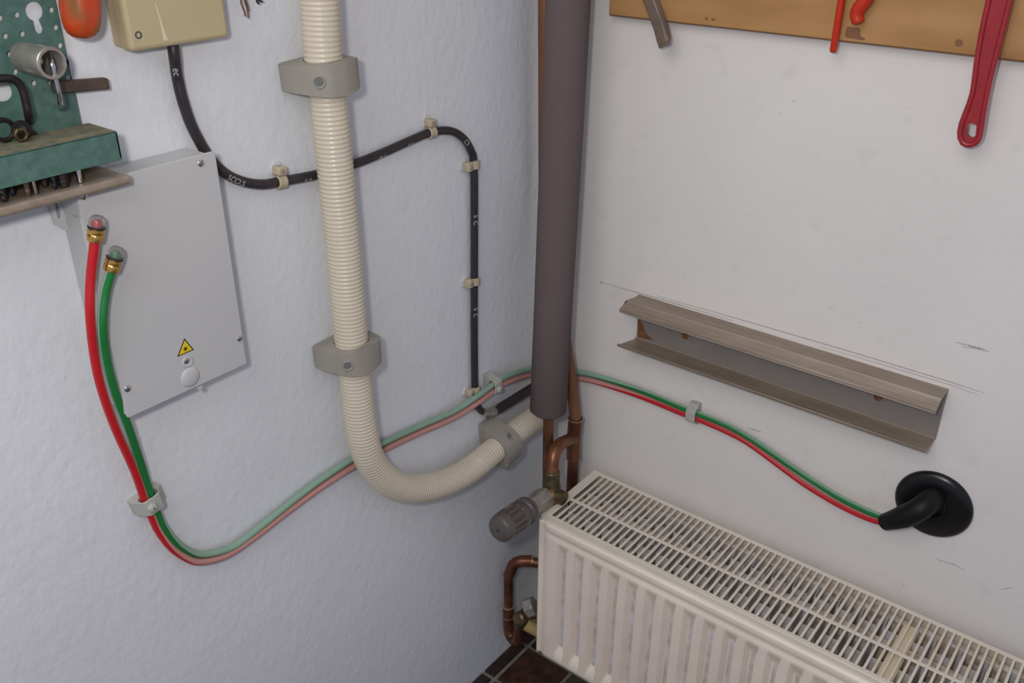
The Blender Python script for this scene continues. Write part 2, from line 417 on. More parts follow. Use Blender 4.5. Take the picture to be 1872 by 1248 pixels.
# inner panels and convectors
obj('middle_panel', box((RX0 + .012, -.098, RZ0 + .003), (RX1 - .012, -.086, RZ - .010)), M_DUST, parent=rad, bevel=.003)
obj('rear_panel', box((RX0 + .012, -.042, RZ0 + .003), (RX1 - .012, -.030, RZ - .010)), M_DUST, parent=rad, bevel=.003)
def convector(base, outer, zt, wo=.0225, wi=.006, sh=0):
    pts = []; x = RX0 + .016 + sh
    while x < RX1 - .05:
        pts += [(x, base), (x + .0025, outer), (x + .0025 + wo, outer), (x + .005 + wo, base)]; x += .005 + wo + wi
    V = []; Fc = []; t_ = .0008
    for (px_, py_) in pts:
        V += [Vector((px_, py_, RZ0 + .02)), Vector((px_, py_, zt)), Vector((px_ + t_, py_ + t_, RZ0 + .02)), Vector((px_ + t_, py_ + t_, zt))]
    for i in range(len(pts) - 1):
        k = 4 * i; Fc += [(k, k + 1, k + 5, k + 4), (k + 2, k + 6, k + 7, k + 3), (k + 1, k + 3, k + 7, k + 5)]
    return V, Fc
obj('convector', convector(-.172, -.152, RZ - .016), M_FIN, parent=rad, smooth=20)
obj('convector', convector(-.099, -.134, RZ - .009, sh=.006), M_FIN, parent=rad, smooth=20)
obj('convector', convector(-.043, -.072, RZ - .009, sh=.002), M_FIN, parent=rad, smooth=20)
obj('hanging_bracket', join(box((.667, -.160, RZ - .030), (.688, -.044, RZ - .0072)), box((.667, -.030, RZ0 + .02), (.688, -.001, RZ - .035))), M_YELL, parent=rad, bevel=.001)
obj('hanging_bracket', join(box((.215, -.029, RZ0 + .02), (.24, -.001, RZ - .03))), M_FIN, parent=rad, bevel=.001)

# ------------------------------------------------------------------ pipes in the corner
ft = L(1039, 0, .082); fb = L(1002, 752, .082); up_ = (ft - fb).normalized()
p1 = thing('heating_return_pipe', 'copper heating pipe in thick grey-brown foam insulation standing in the room corner', 'pipe', fb)
RF = .0302
ftop = fb + up_ * .95
obj('foam_insulation', lathe([(0, .0098), (-.001, .020), (.001, RF - .003), (.004, RF), (.2, RF * .99), (.45, RF * 1.01), (.7, RF), (.95, RF)], fb, up_, 40), M_FOAM, parent=p1, smooth=60)
A = F(1003, 1025, .275); B = F(937, 1025, .275)
dn = (B - A).normalized()
def elbow(a, c, b, r, n=8):      # rounded corner at c between a and b
    a, b, c = Vector(a), Vector(b), Vector(c); s = c + (a - c).normalized() * r; e = c + (b - c).normalized() * r
    return [s * (1 - t) ** 2 + c * 2 * t * (1 - t) + e * t * t for t in [k / n for k in range(n + 1)]]
rc = .0088
pA = Vector((fb.x, fb.y, A.z)) * .5 + A * .5; pA.z = A.z
path = [fb + up_ * .02] + elbow(fb, pA, B, .02) + [B - dn * .024]
obj('copper_pipe', tube(path, rc, 18), M_COPPER, parent=p1)
D0 = Vector((B.x - .004, B.y - .003, 0))
low = L(927, 1163, .028); low.x, low.y = B.x - .006, B.y - .004
vb = Vector((.083, -.150, .190))
bot = Vector((low.x, low.y, .088)); bot2 = Vector((.056, -.152, .088)); 
el = elbow(B - dn * -.0 + (A - B), B, Vector((low.x, low.y, .2)), .022)
obj('elbow', tube([B - dn * .034] + el + [Vector((low.x, low.y, B.z - .036))], rc + .0016, 18), M_COPPER2, parent=p1)
obj('copper_pipe', tube([Vector((low.x, low.y, B.z - .03)), Vector((low.x, low.y, .15))], rc, 18), M_COPPER2, parent=p1)
ub = [Vector((low.x, low.y, .155))] + [Vector((low.x, low.y, .125))] + spline([Vector((low.x, low.y, .118)), Vector((low.x + .003, low.y - .001, .101)), Vector((low.x + .015, low.y - .004, .093)), Vector((low.x + .028, low.y - .008, .103)), Vector((low.x + .034, low.y - .010, .125)), Vector((low.x + .036, low.y - .012, .150))], 5)
obj('return_bend', tube(ub, rc + .0018, 18), M_COPPER2, parent=p1)
for z in (.165, .140): obj('solder_ring', lathe([(-.0012, rc + .001), (-.0006, rc + .0024), (.0006, rc + .0024), (.0012, rc + .001)], (low.x, low.y, z), (0, 0, 1), 18), M_SOLDER, parent=p1)
ring1 = B - dn * .036
obj('solder_ring', lathe([(-.0012, rc + .001), (-.0006, rc + .0024), (.0006, rc + .0024), (.0012, rc + .001)], ring1, dn, 18), M_SOLDER, parent=p1)

# lower valve between the return bend and the radiator
vl = thing('lockshield_valve', 'dull brass return valve low at the left end of the white radiator', 'valve', (low.x + .036, low.y - .012, .145))
v0 = Vector((low.x + .036, low.y - .012, .150)); v1 = Vector((RX0 + .004, -.135, .205))
ax = (v1 - v0).normalized()
obj('compression_nut', lathe([(0, .010), (.001, .0140), (.014, .0140), (.015, .011)], v0, (.3, 0, 1), 6), M_BRASS, parent=vl, bevel=.0008)
obj('body', tube(spline([v0 + Vector((0, 0, .01)), v0 + Vector((.006, .004, .022)), v0 + Vector((.018, .006, .034)), v1], 5), [.0095] * 6 + [.012] * 5 + [.0105] * 5, 16), M_BRASS, parent=vl)
obj('union_nut', lathe([(0, .014), (.001, .018), (.018, .018), (.020, .014)], F(962, 1112, .20), (.7, .45, .5), 6), M_NICKEL, parent=vl, bevel=.001)
obj('cover_cap', lathe([(0, .0105), (.002, .0135), (.016, .013), (.019, .009)], v0 + Vector((.008, .002, .022)), (-.1, -.85, .35), 20), M_BRASS, parent=vl)
cs = Vector((RX0 - .018, -.152, .170))
sl = obj('pipe_sleeve', lathe([(0, .010), (.002, .0125), (.028, .0105), (.030, .008)], F(962, 1140, .165), (F(990, 1158, .150) - F(962, 1140, .165)), 18), M_YCAP, parent=vl, label='yellow-beige tapered sleeve')

# bare flow pipe: down the corner behind the insulated one, then out and down to the thermostatic valve
tA = L(992, 0, .022)
pt2 = thing('heating_flow_pipe', 'bare brown copper pipe behind the insulated one, branching down to the thermostatic valve', 'pipe', Q(1048, 850, .052))
r2 = .0098
q0 = Vector((tA.x, tA.y - .001, 1.42)); q1 = L(996, 340, .026)
q2 = Q(1036, 640, .060); q3 = Q(1052, 765, .052); q4 = Q(1048, 850, .052); q5 = Q(1038, 905, .052); q5 = Vector((q4.x - .002, q4.y, .36))
obj('copper_pipe', tube([q0, q0 * .5 + q1 * .5] + spline([q1, q1 * .5 + q2 * .5 + Vector((.0, 0, 0)), q2, Q(1045, 700, .056), q3], 8), r2, 18), M_COPBR, parent=pt2)
tee_c = Q(1049, 800, .052)
obj('tee', join(tube([q3 + (q3 - tee_c) * .05, tee_c, tee_c + (q4 - tee_c) * .75], r2 + .0022, 20)), M_COPPER, parent=pt2)
obj('copper_pipe', tube([tee_c + (q4 - tee_c) * .6, q5], r2, 18), M_COPPER2, parent=pt2)
obj('solder_ring', lathe([(-.0014, r2), (-.0006, r2 + .0032), (.0006, r2 + .0032), (.0014, r2)], q3, (q3 - tee_c), 20), M_SOLDER, parent=pt2)
vtop = Q(1009, 862, .135)
ecr = Q(1013, 812, .135); 
br = [tee_c] + elbow(tee_c, Q(1014, 820, .128), vtop, .034, 10) + [vtop + Vector((0, 0, -.012))]
obj('branch_elbow', tube([tee_c, *elbow(tee_c, Q(1012, 816, .122), vtop, .032, 10), vtop], r2 + .0010, 20), M_COPPER, parent=pt2)

# thermostatic radiator valve
vx, vy = vtop.x, vtop.y
tv = thing('thermostatic_valve', 'thermostatic radiator valve with smoke-grey ribbed plastic head beside the left end of the radiator', 'valve', (vx, vy, .45))
zb = .470
obj('inlet_socket', lathe([(0, .0115), (.002, .0135), (.030, .0135), (.032, .0125), (.033, .011)], (vx, vy, vtop.z - .030), (0, 0, 1), 24), M_BRASS, parent=tv)
obj('valve_body', join(lathe([(-.008, .010), (-.006, .0145), (.020, .0155), (.026, .0125)], (vx, vy, zb - .006), (0, 0, 1), 20), lathe([(0, .012), (.03, .012)], (vx - .004, vy, zb), (1, 0, 0), 16)), M_BRASS, parent=tv, smooth=45)
hd = (Q(908, 971, .285) - Vector((vx, vy, zb))).normalized()
hc = Vector((vx, vy, zb))
obj('brass_collar', lathe([(.008, .0145), (.014, .0158), (.016, .0150)], hc, hd, 24), M_BRASSB, parent=tv)
obj('union_nut', lathe([(.016, .0150), (.0175, .0188), (.042, .0188), (.046, .0160), (.070, .0155)], hc, hd, 6), M_NICKEL, parent=tv, bevel=.0012)
obj('side_union_nut', lathe([(0, .0115), (.001, .0145), (.012, .0145), (.013, .0115)], (vx + .004, vy - .003, zb - .008), (.9, -.35, -.25), 6), M_BRASS, parent=tv, bevel=.001)
hp = [(0.0, .013), (.001, .0205), (.003, .0225), (.012, .0230), (.0135, .0215), (.0150, .0196), (.017, .0200), (.024, .0226), (.030, .0236), (.032, .0238), (.034, .0238), (.040, .0238), (.056, .0234), (.062, .0232), (.064, .0231), (.073, .0224), (.078, .0208), (.0808, .0175), (.082, .0)]
HS = .066; hp = [(h + HS, r_) for h, r_ in hp]
def hmod(i, t):
    if 2 <= i <= 3: return 1 - .06 * (math.cos(30 * t) > .0)
    if 10 <= i <= 13: return 1 - .12 * (math.cos(14 * t) > .35)
    return 1
head = obj('thermostat_head', lathe(hp, hc, hd, 180, hmod), M_HEAD, parent=tv, smooth=40)
for k in range(7):
    a = 2 * math.pi * k / 7; u = hd.cross(Vector((0, 0, 1))).normalized(); w = hd.cross(u)
    c = hc + hd * (HS + .0800) + (u * math.cos(a) + w * math.sin(a)) * .0140
    obj('end_slot', lathe([(0, .0014), (.0008, .0014)], c, hd, 8), M_HEADD, parent=head)
obj('end_slot', lathe([(0, .0035), (.0008, .003)], hc + hd * (HS + .0815), hd, 16), M_HEADD, parent=head)
for k in range(3):
    uu = (UP - hd * UP.dot(hd)).normalized(); ww = hd.cross(uu)
    a = .15; nrm = (uu * math.cos(a) + ww * math.sin(a))
    obj('painted_glint', obox(hc + hd * (HS + .040 + .005 * k) + nrm * .0238, hd, nrm.cross(hd), nrm, .0010, .004, .0006), M_PRINT, parent=head)  # white bars painting specular glints on the head

# ------------------------------------------------------------------ corrugated conduit
OC = .035
cp = [L(584, 0, OC) + Vector((0, -.002, .12)), L(584, 0, OC), L(590, 90, OC), L(601, 190, OC), L(615, 330, OC), L(629, 470, OC), L(642, 620, OC), L(650, 695, OC), L(659, 770, OC), L(672, 830, OC), L(697, 868, OC), L(730, 889, OC), L(768, 893, OC), L(816, 881, OC), L(860, 858, OC), L(903, 823, OC), L(947, 787, OC), L(983, 762, OC), L(1004, 749, OC)]
cp = [Vector(p) for p in cp]
if cp[-1].y > -.002: cp[-1].y = -.002
RC = .0212
cpath = resample(spline(cp, 14), .00105)
period = 3
rad_ = []
for i in range(len(cpath)): rad_.append(RC + (.0, -.0013, -.0013)[i % 3] if False else RC - .0012 * (1 - abs(math.sin(math.pi * i * .00105 / .0052))) ** 1.3)
cond = obj('corrugated_conduit', tube(cpath, rad_, 28, up=(1, 0, 0)), M_CORR, origin=cp[-1], smooth=80)
finish(cond, 'beige corrugated plastic conduit dropping down the left wall and curving round to the corner', 'conduit')
def nearest(p):
    i = min(range(len(cpath)), key=lambda k: (cpath[k] - p).length); a = max(i - 6, 0); b = min(i + 6, len(cpath) - 1)
    return cpath[i], (cpath[b] - cpath[a]).normalized()
def clamp(px, py, label, h=.036, flip=1, shift=0, scale=1.0):
    c, T = nearest(L(px, py, OC)); T = -T if T.z < 0 else T
    Nn = Vector((1, 0, 0)); T = (T - Nn * T.dot(Nn)).normalized(); Bv = Nn.cross(T) * 1.0
    # Bv points towards +y for T=+z
    if Bv.y < 0 and flip > 0: Bv = -Bv
    base = Vector((0, c.y, c.z))
    t = thing('pipe_clamp', label, 'clamp', base, 'taupe clamps holding the corrugated conduit')
    s = scale
    prof = [(-.036, .0005), (-.038, .009), (-.036, .022), (-.027, .049), (-.015, .061), (.004, .0645), (.024, .061), (.036, .050), (.040, .034), (.038, .014), (.032, .0005)]
    prof = rounded([(a * s * flip, b) for a, b in prof], .006, 3)
    hole = circ(0, OC, RC + .0006, 28)
    pl = plate(prof, [hole], base - T * h / 2, Bv, Nn, T, h)
    tc_ = base
    for v in pl[0]:
        d_ = v - tc_; k_ = d_.dot(T); e_ = min(1, abs(d_.dot(Bv)) / (.043 * s)); v += T * (k_ * (-.36 * e_ ** 1.8 + .05))
    o = obj('clamp_body', pl, M_CLAMP, parent=t, smooth=50)
    b = o.modifiers.new('bevel', 'BEVEL'); b.width = .0050; b.segments = 4; b.limit_method = 'ANGLE'; b.angle_limit = math.radians(50)
    # screw recess
    nv = (Bv * (-.75 * flip) + Nn).normalized()
    hc_ = base + Bv * (-.0245 * flip) + Nn * .0525
    obj('screw_recess', join(lathe([(-.004, .0072), (.0012, .0072), (.0018, .0062), (.0010, .0050), (-.0035, .0048)], hc_, nv, 20)), M_CLAMP, parent=t)
    obj('screw', lathe([(-.004, .0052), (.0008, .0052), (.0009, .003)], hc_, nv, 16), M_RECESS, parent=t)  # disc whose colour paints the shaded hole
    return t
clamp(585, 140, 'taupe plastic clamp at the top of the beige conduit, beside the wire ends')
clamp(636, 650, 'taupe plastic clamp halfway down the beige conduit, just above the bend')
clamp(917, 812, 'taupe plastic clamp around the near-level end of the conduit, left of the insulated pipe')

# ------------------------------------------------------------------ black cable with clips
OB = .0074
cabpx = [(316, 82), (319, 105), (324, 140), (333, 180), (348, 225), (366, 261), (385, 290), (412, 317), (445, 332), (480, 337), (512, 332), (545, 326), (580, 319), (612, 311), (645, 301), (700, 279), (745, 259), (787, 242), (822, 239), (846, 252), (860, 274), (866, 300), (867, 400), (867, 513), (867, 620), (868, 700), (870, 730), (879, 750), (897, 755)]
cab = thing('black_cable', 'black printed cable from the beige junction box over the left wall to the corner', 'cable', L(867, 700, OB))
cpts = [L(a, b, OB if i > 1 else .014) for i, (a, b) in enumerate(cabpx)]
cabp = spline(cpts, 8)
RCB = .0056
obj('sheath', tube(cabp, RCB, 14), M_CABLE, parent=cab)
s0, s1 = L(906, 751, .016), L(985, 702, .020)
obj('crimp_collar', tube([L(885, 755, .012), L(897, 754, .013), L(912, 747, .015)], [.0058, .0072, .0082], 14), M_NICKEL, parent=cab)
obj('splice_sleeve', tube([s0, s0.lerp(s1, .1), s0.lerp(s1, .85), s1], [.0070, .0085, .0085, .007], 18), M_CABLE, parent=cab)
def mark(px, py, txt, size, ang, side=None):
    p = min(cabp, key=lambda q: (q - L(px, py, OB)).length)
    i = cabp.index(p); T = (cabp[min(i + 2, len(cabp) - 1)] - cabp[max(i - 2, 0)]).normalized()
    view = (CAM - p).normalized(); nrm = (view - T * view.dot(T)).normalized(); Bv = nrm.cross(T)
    cu = bpy.data.curves.new('t', 'FONT'); cu.body = txt; cu.size = size; cu.align_x = 'CENTER'; cu.align_y = 'CENTER'
    tmp = bpy.data.objects.new('t', cu); COL.objects.link(tmp); dg = bpy.context.evaluated_depsgraph_get()
    me = bpy.data.meshes.new_from_object(tmp.evaluated_get(dg)); bpy.data.objects.remove(tmp)
    vs = []
    for v in me.vertices:
        a = v.co.y / RCB; a = max(-1.3, min(1.3, a + ang)); vs.append(p + T * v.co.x + (nrm * math.cos(a) + Bv * math.sin(a)) * (RCB + .00025))
    fs = [tuple(f.vertices) for f in me.polygons]
    return obj('print_mark', (vs, fs), M_PRINT, parent=cab)
for a in ((321, 125, 'ec', .010, 0), (430, 327, 'SODIS', .0085, -.3), (560, 322, 'o e', .008, -.7), (690, 283, 'es s', .008, -.8), (745, 259, 'e s', .008, -.8), (851, 258, 'C5', .009, 0), (867, 290, 'S', .009, .5),
          (867, 400, 'S  C', .009, .4), (867, 570, 'S  C', .009, .4)):
    mark(*a)
def nail_clip(px, py, label, seed, d=1):
    p = min(cabp, key=lambda q: (q - L(px, py, OB)).length); i = cabp.index(p)
    T = (cabp[min(i + 2, len(cabp) - 1)] - cabp[max(i - 2, 0)]).normalized(); Nn = Vector((1, 0, 0)); Bv = T.cross(Nn).normalized() * d
    t = thing('cable_clip', label, 'cable clip', Vector((0, p.y, p.z)), 'yellowed clips holding the black cable')
    w = .0115
    arc = [(math.cos(a) * (RCB + .0026), OB + math.sin(a) * (RCB + .0026)) for a in [math.radians(-30 + 210 * k / 12) for k in range(13)]]
    inn = [(math.cos(a) * (RCB + .0002), OB + math.sin(a) * (RCB + .0002)) for a in [math.radians(180 - 210 * k / 12) for k in range(13)]]
    o = obj('hook', plate(arc + inn, [], p * 1 - Vector((p.x, 0, 0)) - T * w / 2, Bv, Nn, T, w), M_CLIP, parent=t, bevel=.0006, seg=1)
    obj('nail_block', obox(Vector((.007, p.y, p.z)) - Bv * .0128, Bv, Nn, T, .010, .0135, w * 1.15), M_CLIP, parent=t, bevel=.0018)
    obj('nail', lathe([(.0135, .0026), (.0148, .0024), (.0152, .001)], Vector((0, p.y, p.z)) - Bv * .0128, Nn, 12), M_NICKEL, parent=t)
    # crust of wall paint where the clip meets the plaster
    rnd = random.Random(seed)
    k = 14; out = [((-.013 + (.008 + rnd.random() * .004) * math.cos(2 * math.pi * q / k)), (.007 + rnd.random() * .003) * math.sin(2 * math.pi * q / k)) for q in range(k)]
    obj('paint_crust', plate(out, [], Vector((0, p.y, p.z)), Bv, T, Nn, .0022), M_PAINTB, parent=t, bevel=.001)
nail_clip(510, 332, 'yellowed cable clip on the lowest sag of the black cable, left of the conduit', 1, 1)
nail_clip(787, 243, 'yellowed cable clip on the level top of the black cable, right of the conduit', 2, 1)
nail_clip(866, 298, 'yellowed cable clip just below the rounded bend of the black cable', 3, -1)
nail_clip(867, 513, 'yellowed cable clip halfway down the upright run of the black cable', 4, -1)
nail_clip(868, 713, 'yellowed cable clip at the foot of the upright black cable, behind the striped ducts', 5, -1)

# ------------------------------------------------------------------ striped microducts
RD = .0046
redL = [(174, 436, 0.0540), (166, 509, 0.0500), (165, 572, 0.0500), (172, 644, 0.0420), (185, 707, 0.0360), (210, 779, 0.0280), (246, 860, 0.0180), (264, 911, 0.0140), (277, 943, 0.0130), (290, 970, 0.0120), (312, 999, 0.0110), (336, 1017, 0.0100), (360, 1026, 0.0100), (392, 1022, 0.0100), (424, 1009, 0.0100), (470, 977, 0.0100), (530, 931, 0.0082), (591, 887, 0.0082), (650, 850, 0.0082), (707, 819, 0.0082), (764, 792, 0.0082), (828, 764, 0.0135), (870, 738, 0.0185), (896, 719, 0.0185), (918, 703, 0.0185), (944, 692, 0.0160), (966, 686, 0.0120)]
grnL = [(204, 491, 0.0540), (192, 536, 0.0510), (187, 590, 0.0520), (192, 644, 0.0450), (208, 711, 0.0370), (232, 774, 0.0290), (258, 850, 0.0190), (271, 892, 0.0145), (287, 935, 0.0135), (299, 962, 0.0130), (320, 989, 0.0120), (344, 1006, 0.0105), (368, 1013, 0.0100), (400, 1008, 0.0100), (431, 996, 0.0100), (475, 963, 0.0100), (530, 919, 0.0082), (585, 877, 0.0082), (645, 838, 0.0082), (703, 808, 0.0082), (764, 780, 0.0082), (828, 752, 0.0135), (868, 727, 0.0185), (893, 709, 0.0185), (914, 693, 0.0185), (942, 681, 0.0160), (966, 675, 0.0120)]
redR = [(1040, 690, .010), (1080, 695, .010), (1165, 722, .010), (1249, 756, .012), (1279, 767, .013), (1330, 789, .012), (1372, 812, .011), (1444, 865, .012), (1478, 889, .014), (1530, 920, .020), (1580, 944, .027), (1620, 957, .032)]
grnR = [(1040, 679, .010), (1080, 684, .010), (1165, 711, .010), (1252, 747, .012), (1281, 758, .013), (1332, 779, .012), (1376, 804, .011), (1461, 862, .012), (1494, 884, .014), (1540, 912, .020), (1590, 936, .027), (1625, 949, .032)]
def duct(lp, rp, col, matc, mats, z_extra, lab, cc):
    a = [L(*p) for p in lp]; b = [Q(*p) for p in rp]
    c0 = a[-1]; c1 = b[0]
    mid = [Vector((.013, -.045, (c0.z * .6 + c1.z * .4))), Vector((.021, -.021, (c0.z + c1.z) / 2)), Vector((.036, -.012, c0.z * .35 + c1.z * .65))]
    pts = a + mid + b
    sp = spline(pts, 6); P = resample(sp, .004)
    T, N0 = frames(P, None)
    seg = 28; V = []; Fc = []; M = []; tot = len(P)
    # where the printed side of the duct faces, by fraction of the run
    za = len(resample(spline(a[:13], 6), .004)) / tot
    zc = len(resample(spline(a + mid, 6), .004)) / tot
    def centre(s):
        if s < za * .55: return cc[0]
        if s < za * 1.12: return cc[0] + (cc[1] - cc[0]) * sstep(za * .55, za * 1.12, s)
        if s < zc: return cc[1]
        return cc[1] + (cc[2] - cc[1]) * sstep(zc, zc + .13, s)
    cens = [centre(i / tot) for i in range(tot)]
    for i, p in enumerate(P):
        # normal out of whichever wall carries the duct here
        w = sstep(-.06, -.02, p.y) * sstep(.0, .05, p.x); nw = Vector((1 - w, -w, 0)).normalized()
        nn = (nw - T[i] * nw.dot(T[i])).normalized(); bb = T[i].cross(nn)
        for k in range(seg):
            an = 2 * math.pi * k / seg + cens[i]; V.append(p + (nn * math.cos(an) + bb * math.sin(an)) * RD)
    for i in range(tot - 1):
        for k in range(seg):
            k2 = (k + 1) % seg; Fc.append((i * seg + k, i * seg + k2, (i + 1) * seg + k2, (i + 1) * seg + k))
            an = 2 * math.pi * (k + .5) / seg; d = (an + math.pi) % (2 * math.pi) - math.pi; M.append(1 if abs(d) < math.radians(58) else 0)
    Fc.append(tuple(range(seg))[::-1]); M.append(0); Fc.append(tuple((tot - 1) * seg + k for k in range(seg))); M.append(0)
    t = thing('microduct', lab, 'cable duct', Vector((0, a[7].y, a[7].z)), 'pair of striped microducts')
    obj('duct_tube', (V, Fc, M), [matc, mats], parent=t)
    ax_ = (P[0] - P[3]).normalized(); e = P[0]
    cl = obj('brass_collar', lathe([(-.003, RD), (-.002, .0068), (.003, .0075), (.0045, .0069), (.006, .0075), (.0090, .0072), (.0098, .0065)], e, ax_, 24), M_BRASSB, parent=t)
    obj('o_ring', lathe([(.0095, .0068), (.0102, .0077), (.0112, .0077), (.0118, .0068)], e, ax_, 24), M_RUBBER, parent=t)
    obj('end_cap', lathe([(.0118, .0070), (.015, .0073), (.019, .0063), (.0215, .0040), (.0224, 0)], e, ax_, 24), M_CLEAR, parent=t)
    obj('coloured_plug', lathe([(.0098, .0034), (.015, .0036), (.017, .0026), (.018, 0)], e, ax_, 16), mats, parent=t)
    return t
# angles: 0 faces out of the wall, +90deg = tangent x normal
duct(redL, redR, None, M_DUCTC_R, M_REDST, 0, 'red-striped plastic microduct with capped brass end, the left and lower one of the pair', (math.radians(36), math.radians(98), math.radians(2)))
duct(grnL, grnR, None, M_DUCTC_G, M_GRNST, 0, 'green-striped plastic microduct with capped brass end, the right and upper one of the pair', (math.radians(2), math.radians(98), math.radians(12)))

def duct_clip(c, T, Nn, lab, boss=True, w=.020, L_=.036):
    T = (T - Nn * T.dot(Nn)).normalized(); Bv = T.cross(Nn).normalized()
    t = thing('duct_clip', lab, 'duct clip', c - Nn * (c.dot(Nn)), 'grey-white clips holding the two ducts')
    b0 = c - Nn * c.dot(Nn); hgt = c.dot(Nn) 
    prof = [(-L_ / 2, 0), (-L_ / 2, .010), (-.013, .010 + .004), (-.0120, hgt + .004), (-.008, hgt + .0085), (.008, hgt + .0085), (.013, hgt + .003), (.015, .012), (L_ / 2, .008), (L_ / 2, 0)]
    hole = rounded([(-.0112, hgt - .0056), (.0112, hgt - .0056), (.0112, hgt + .0056), (-.0112, hgt + .0056)], .005, 4)
    o = obj('clip_body', plate(prof, [hole], b0 - T * w / 2, Bv, Nn, T, w), M_CLIPW, parent=t, bevel=.0012)
    if boss:
        obj('screw_boss', lathe([(0, .0058), (.002, .0055), (.0045, .0045), (.005, .0035)], b0 + Nn * (hgt + .008) + Bv * (.004), Nn, 18), M_CLIPW, parent=t)
        obj('screw', lathe([(.0048, .0012), (.0054, .0010)], b0 + Nn * (hgt + .008) + Bv * .004, Nn, 10), M_HOLE, parent=t)
NX = Vector((1, 0, 0)); NY = Vector((0, -1, 0))
duct_clip(L(276, 917, .0142), L(287, 943, .0142) - L(262, 890, .0142), NX, 'grey-white duct clip with round boss where the ducts start, below the grey box')
duct_clip(L(905, 704, .0185), L(918, 698, .0145) - L(895, 713, .0145), NX, 'grey-white duct clip beside the foot of the black cable, left of the insulated pipe', w=.016)
duct_clip(Q(1266, 757, .0130), Q(1281, 762, .013) - Q(1250, 751, .013), NY, 'grey duct clip on the right wall below the aluminium channel', boss=False, w=.016)

# ------------------------------------------------------------------ fibre termination box
bY0, bY1, bZ0, bZ1, bO = -.773, -.627, .9035, 1.1455, .040
fb_ = thing('wall_box', 'flat light grey sheet steel box with yellow warning triangle on the left wall', 'junction box', (0, (bY0 + bY1) / 2, bZ0))
obj('base', box((.0, bY0 + .0005, bZ0 + .006), (bO - .004, bY1 - .006, bZ1 - .002)), M_BOX, parent=fb_, bevel=.001)
cover = obj('cover', join(plate(rounded([(bY0, bZ0), (bY1, bZ0), (bY1, bZ1), (bY0, bZ1)], .003), [], (bO - .003, 0, 0), (0, 1, 0), (0, 0, 1), (1, 0, 0), .003),
     box((bO - .016, bY0 - .0008, bZ0 + .004), (bO - .002, bY0 + .0008, bZ1 - .03)), box((bO - .013, bY1 - .0008, bZ0 + .004), (bO - .002, bY1 + .0008, bZ1 - .01))), M_BOX, parent=fb_, bevel=.0008)
obj('mounting_tab', plate([(bY0 - .010, 1.105), (bY0 - .010, 1.128), (bY0 - .006, 1.136), (bY0 + .002, 1.136), (bY0 + .002, 1.094), (bY0 - .005, 1.100)], [[(bY0 - .006, 1.110), (bY0 - .003, 1.110), (bY0 - .003, 1.124), (bY0 - .006, 1.124)]], (.002, 0, 0), (0, 1, 0), (0, 0, 1), (1, 0, 0), .004), M_BOX, parent=fb_, bevel=.0005)
obj('bottom_tab', plate([(-.004, 0), (.004, 0), (.0, -.0045)], [], L(364, 706, bO - .002), (0, 1, 0), (0, 0, 1), (1, 0, 0), .0015), M_BOX, parent=fb_)
for (a, b) in ((367, 298), (153, 358), (438, 618), (233, 710), (341, 659)):
    c = L(a, b, bO); s = obj('screw', lathe([(0, .0036), (.0006, .0036), (.0014, .0027), (.0017, .0010)], c, NX, 20), M_CHROME, parent=fb_)
    obj('cross_recess', join(obox(c + NX * .0016, (0, 1, 1), (0, -1, 1), NX, .0032, .0007, .0006), obox(c + NX * .0016, (0, -1, 1), (0, 1, 1), NX, .0032, .0007, .0006)), M_HOLE, parent=s)
dc = L(348, 689, bO)
obj('pressed_dome', lathe([(-.001, .0118), (.0004, .0112), (.0016, .0085), (.0022, .004), (.0023, 0)], dc, NX, 32), M_BOX, parent=fb_, smooth=80)
obj('screw_dimple', lathe([(-.001, .0070), (.0004, .0066), (.0009, .0052), (.0006, .0046)], L(343, 661, bO), NX, 24), M_BOX, parent=fb_, smooth=80)
tp = [L(*p, bO) for p in ((337, 618), (354, 639), (324, 652))]; tc = (tp[0] + tp[1] + tp[2]) / 3
st = obj('warning_sticker', plate([(p.y, p.z) for p in tp], [], (bO, 0, 0), (0, 1, 0), (0, 0, 1), (1, 0, 0), .0003), M_KSTK, parent=fb_, label='yellow triangular laser warning sticker')
obj('yellow_field', plate([((p.y - tc.y) * .80 + tc.y, (p.z - tc.z) * .80 + tc.z) for p in tp], [], (bO + .0003, 0, 0), (0, 1, 0), (0, 0, 1), (1, 0, 0), .0002), M_YSTK, parent=st)
star = []
for k in range(16):
    r_ = .0030 if k % 2 == 0 else .0012; star.append((tc.y + r_ * math.cos(k * math.pi / 8), tc.z - .0005 + r_ * math.sin(k * math.pi / 8)))
obj('starburst_symbol', plate(star, [], (bO + .0005, 0, 0), (0, 1, 0), (0, 0, 1), (1, 0, 0), .0002), M_KSTK, parent=st)

# ------------------------------------------------------------------ beige junction box
jY0, jY1, jZ0, jZ1, jO = -.6905, -.584, 1.2475, 1.36, .029
jb = thing('junction_box', 'beige plastic junction box at the top of the left wall with a black cable below', 'junction box', (0, (jY0 + jY1) / 2, jZ0))
def jpl(o0, t, ins):
    return plate(rounded([(jY0 + ins, jZ0 + ins), (jY1 - ins, jZ0 + ins), (jY1 - ins, jZ1 - ins), (jY0 + ins, jZ1 - ins)], .006, 5), [], (o0, 0, 0), (0, 1, 0), (0, 0, 1), (1, 0, 0), t)
obj('housing', jpl(.0, .010, .001), M_JB, parent=jb)
lid = obj('lid', jpl(.0095, jO - .0095, 0), M_JB, parent=jb)
b = lid.modifiers.new('bevel', 'BEVEL'); b.width = .0055; b.segments = 4; b.limit_method = 'ANGLE'; b.angle_limit = math.radians(50)
sc = L(253, 64, jO)
obj('lid_screw', lathe([(-.001, .0034), (.0004, .0034), (.0005, .0022), (-.0006, .002)], sc, NX, 16), M_HOLE, parent=jb)
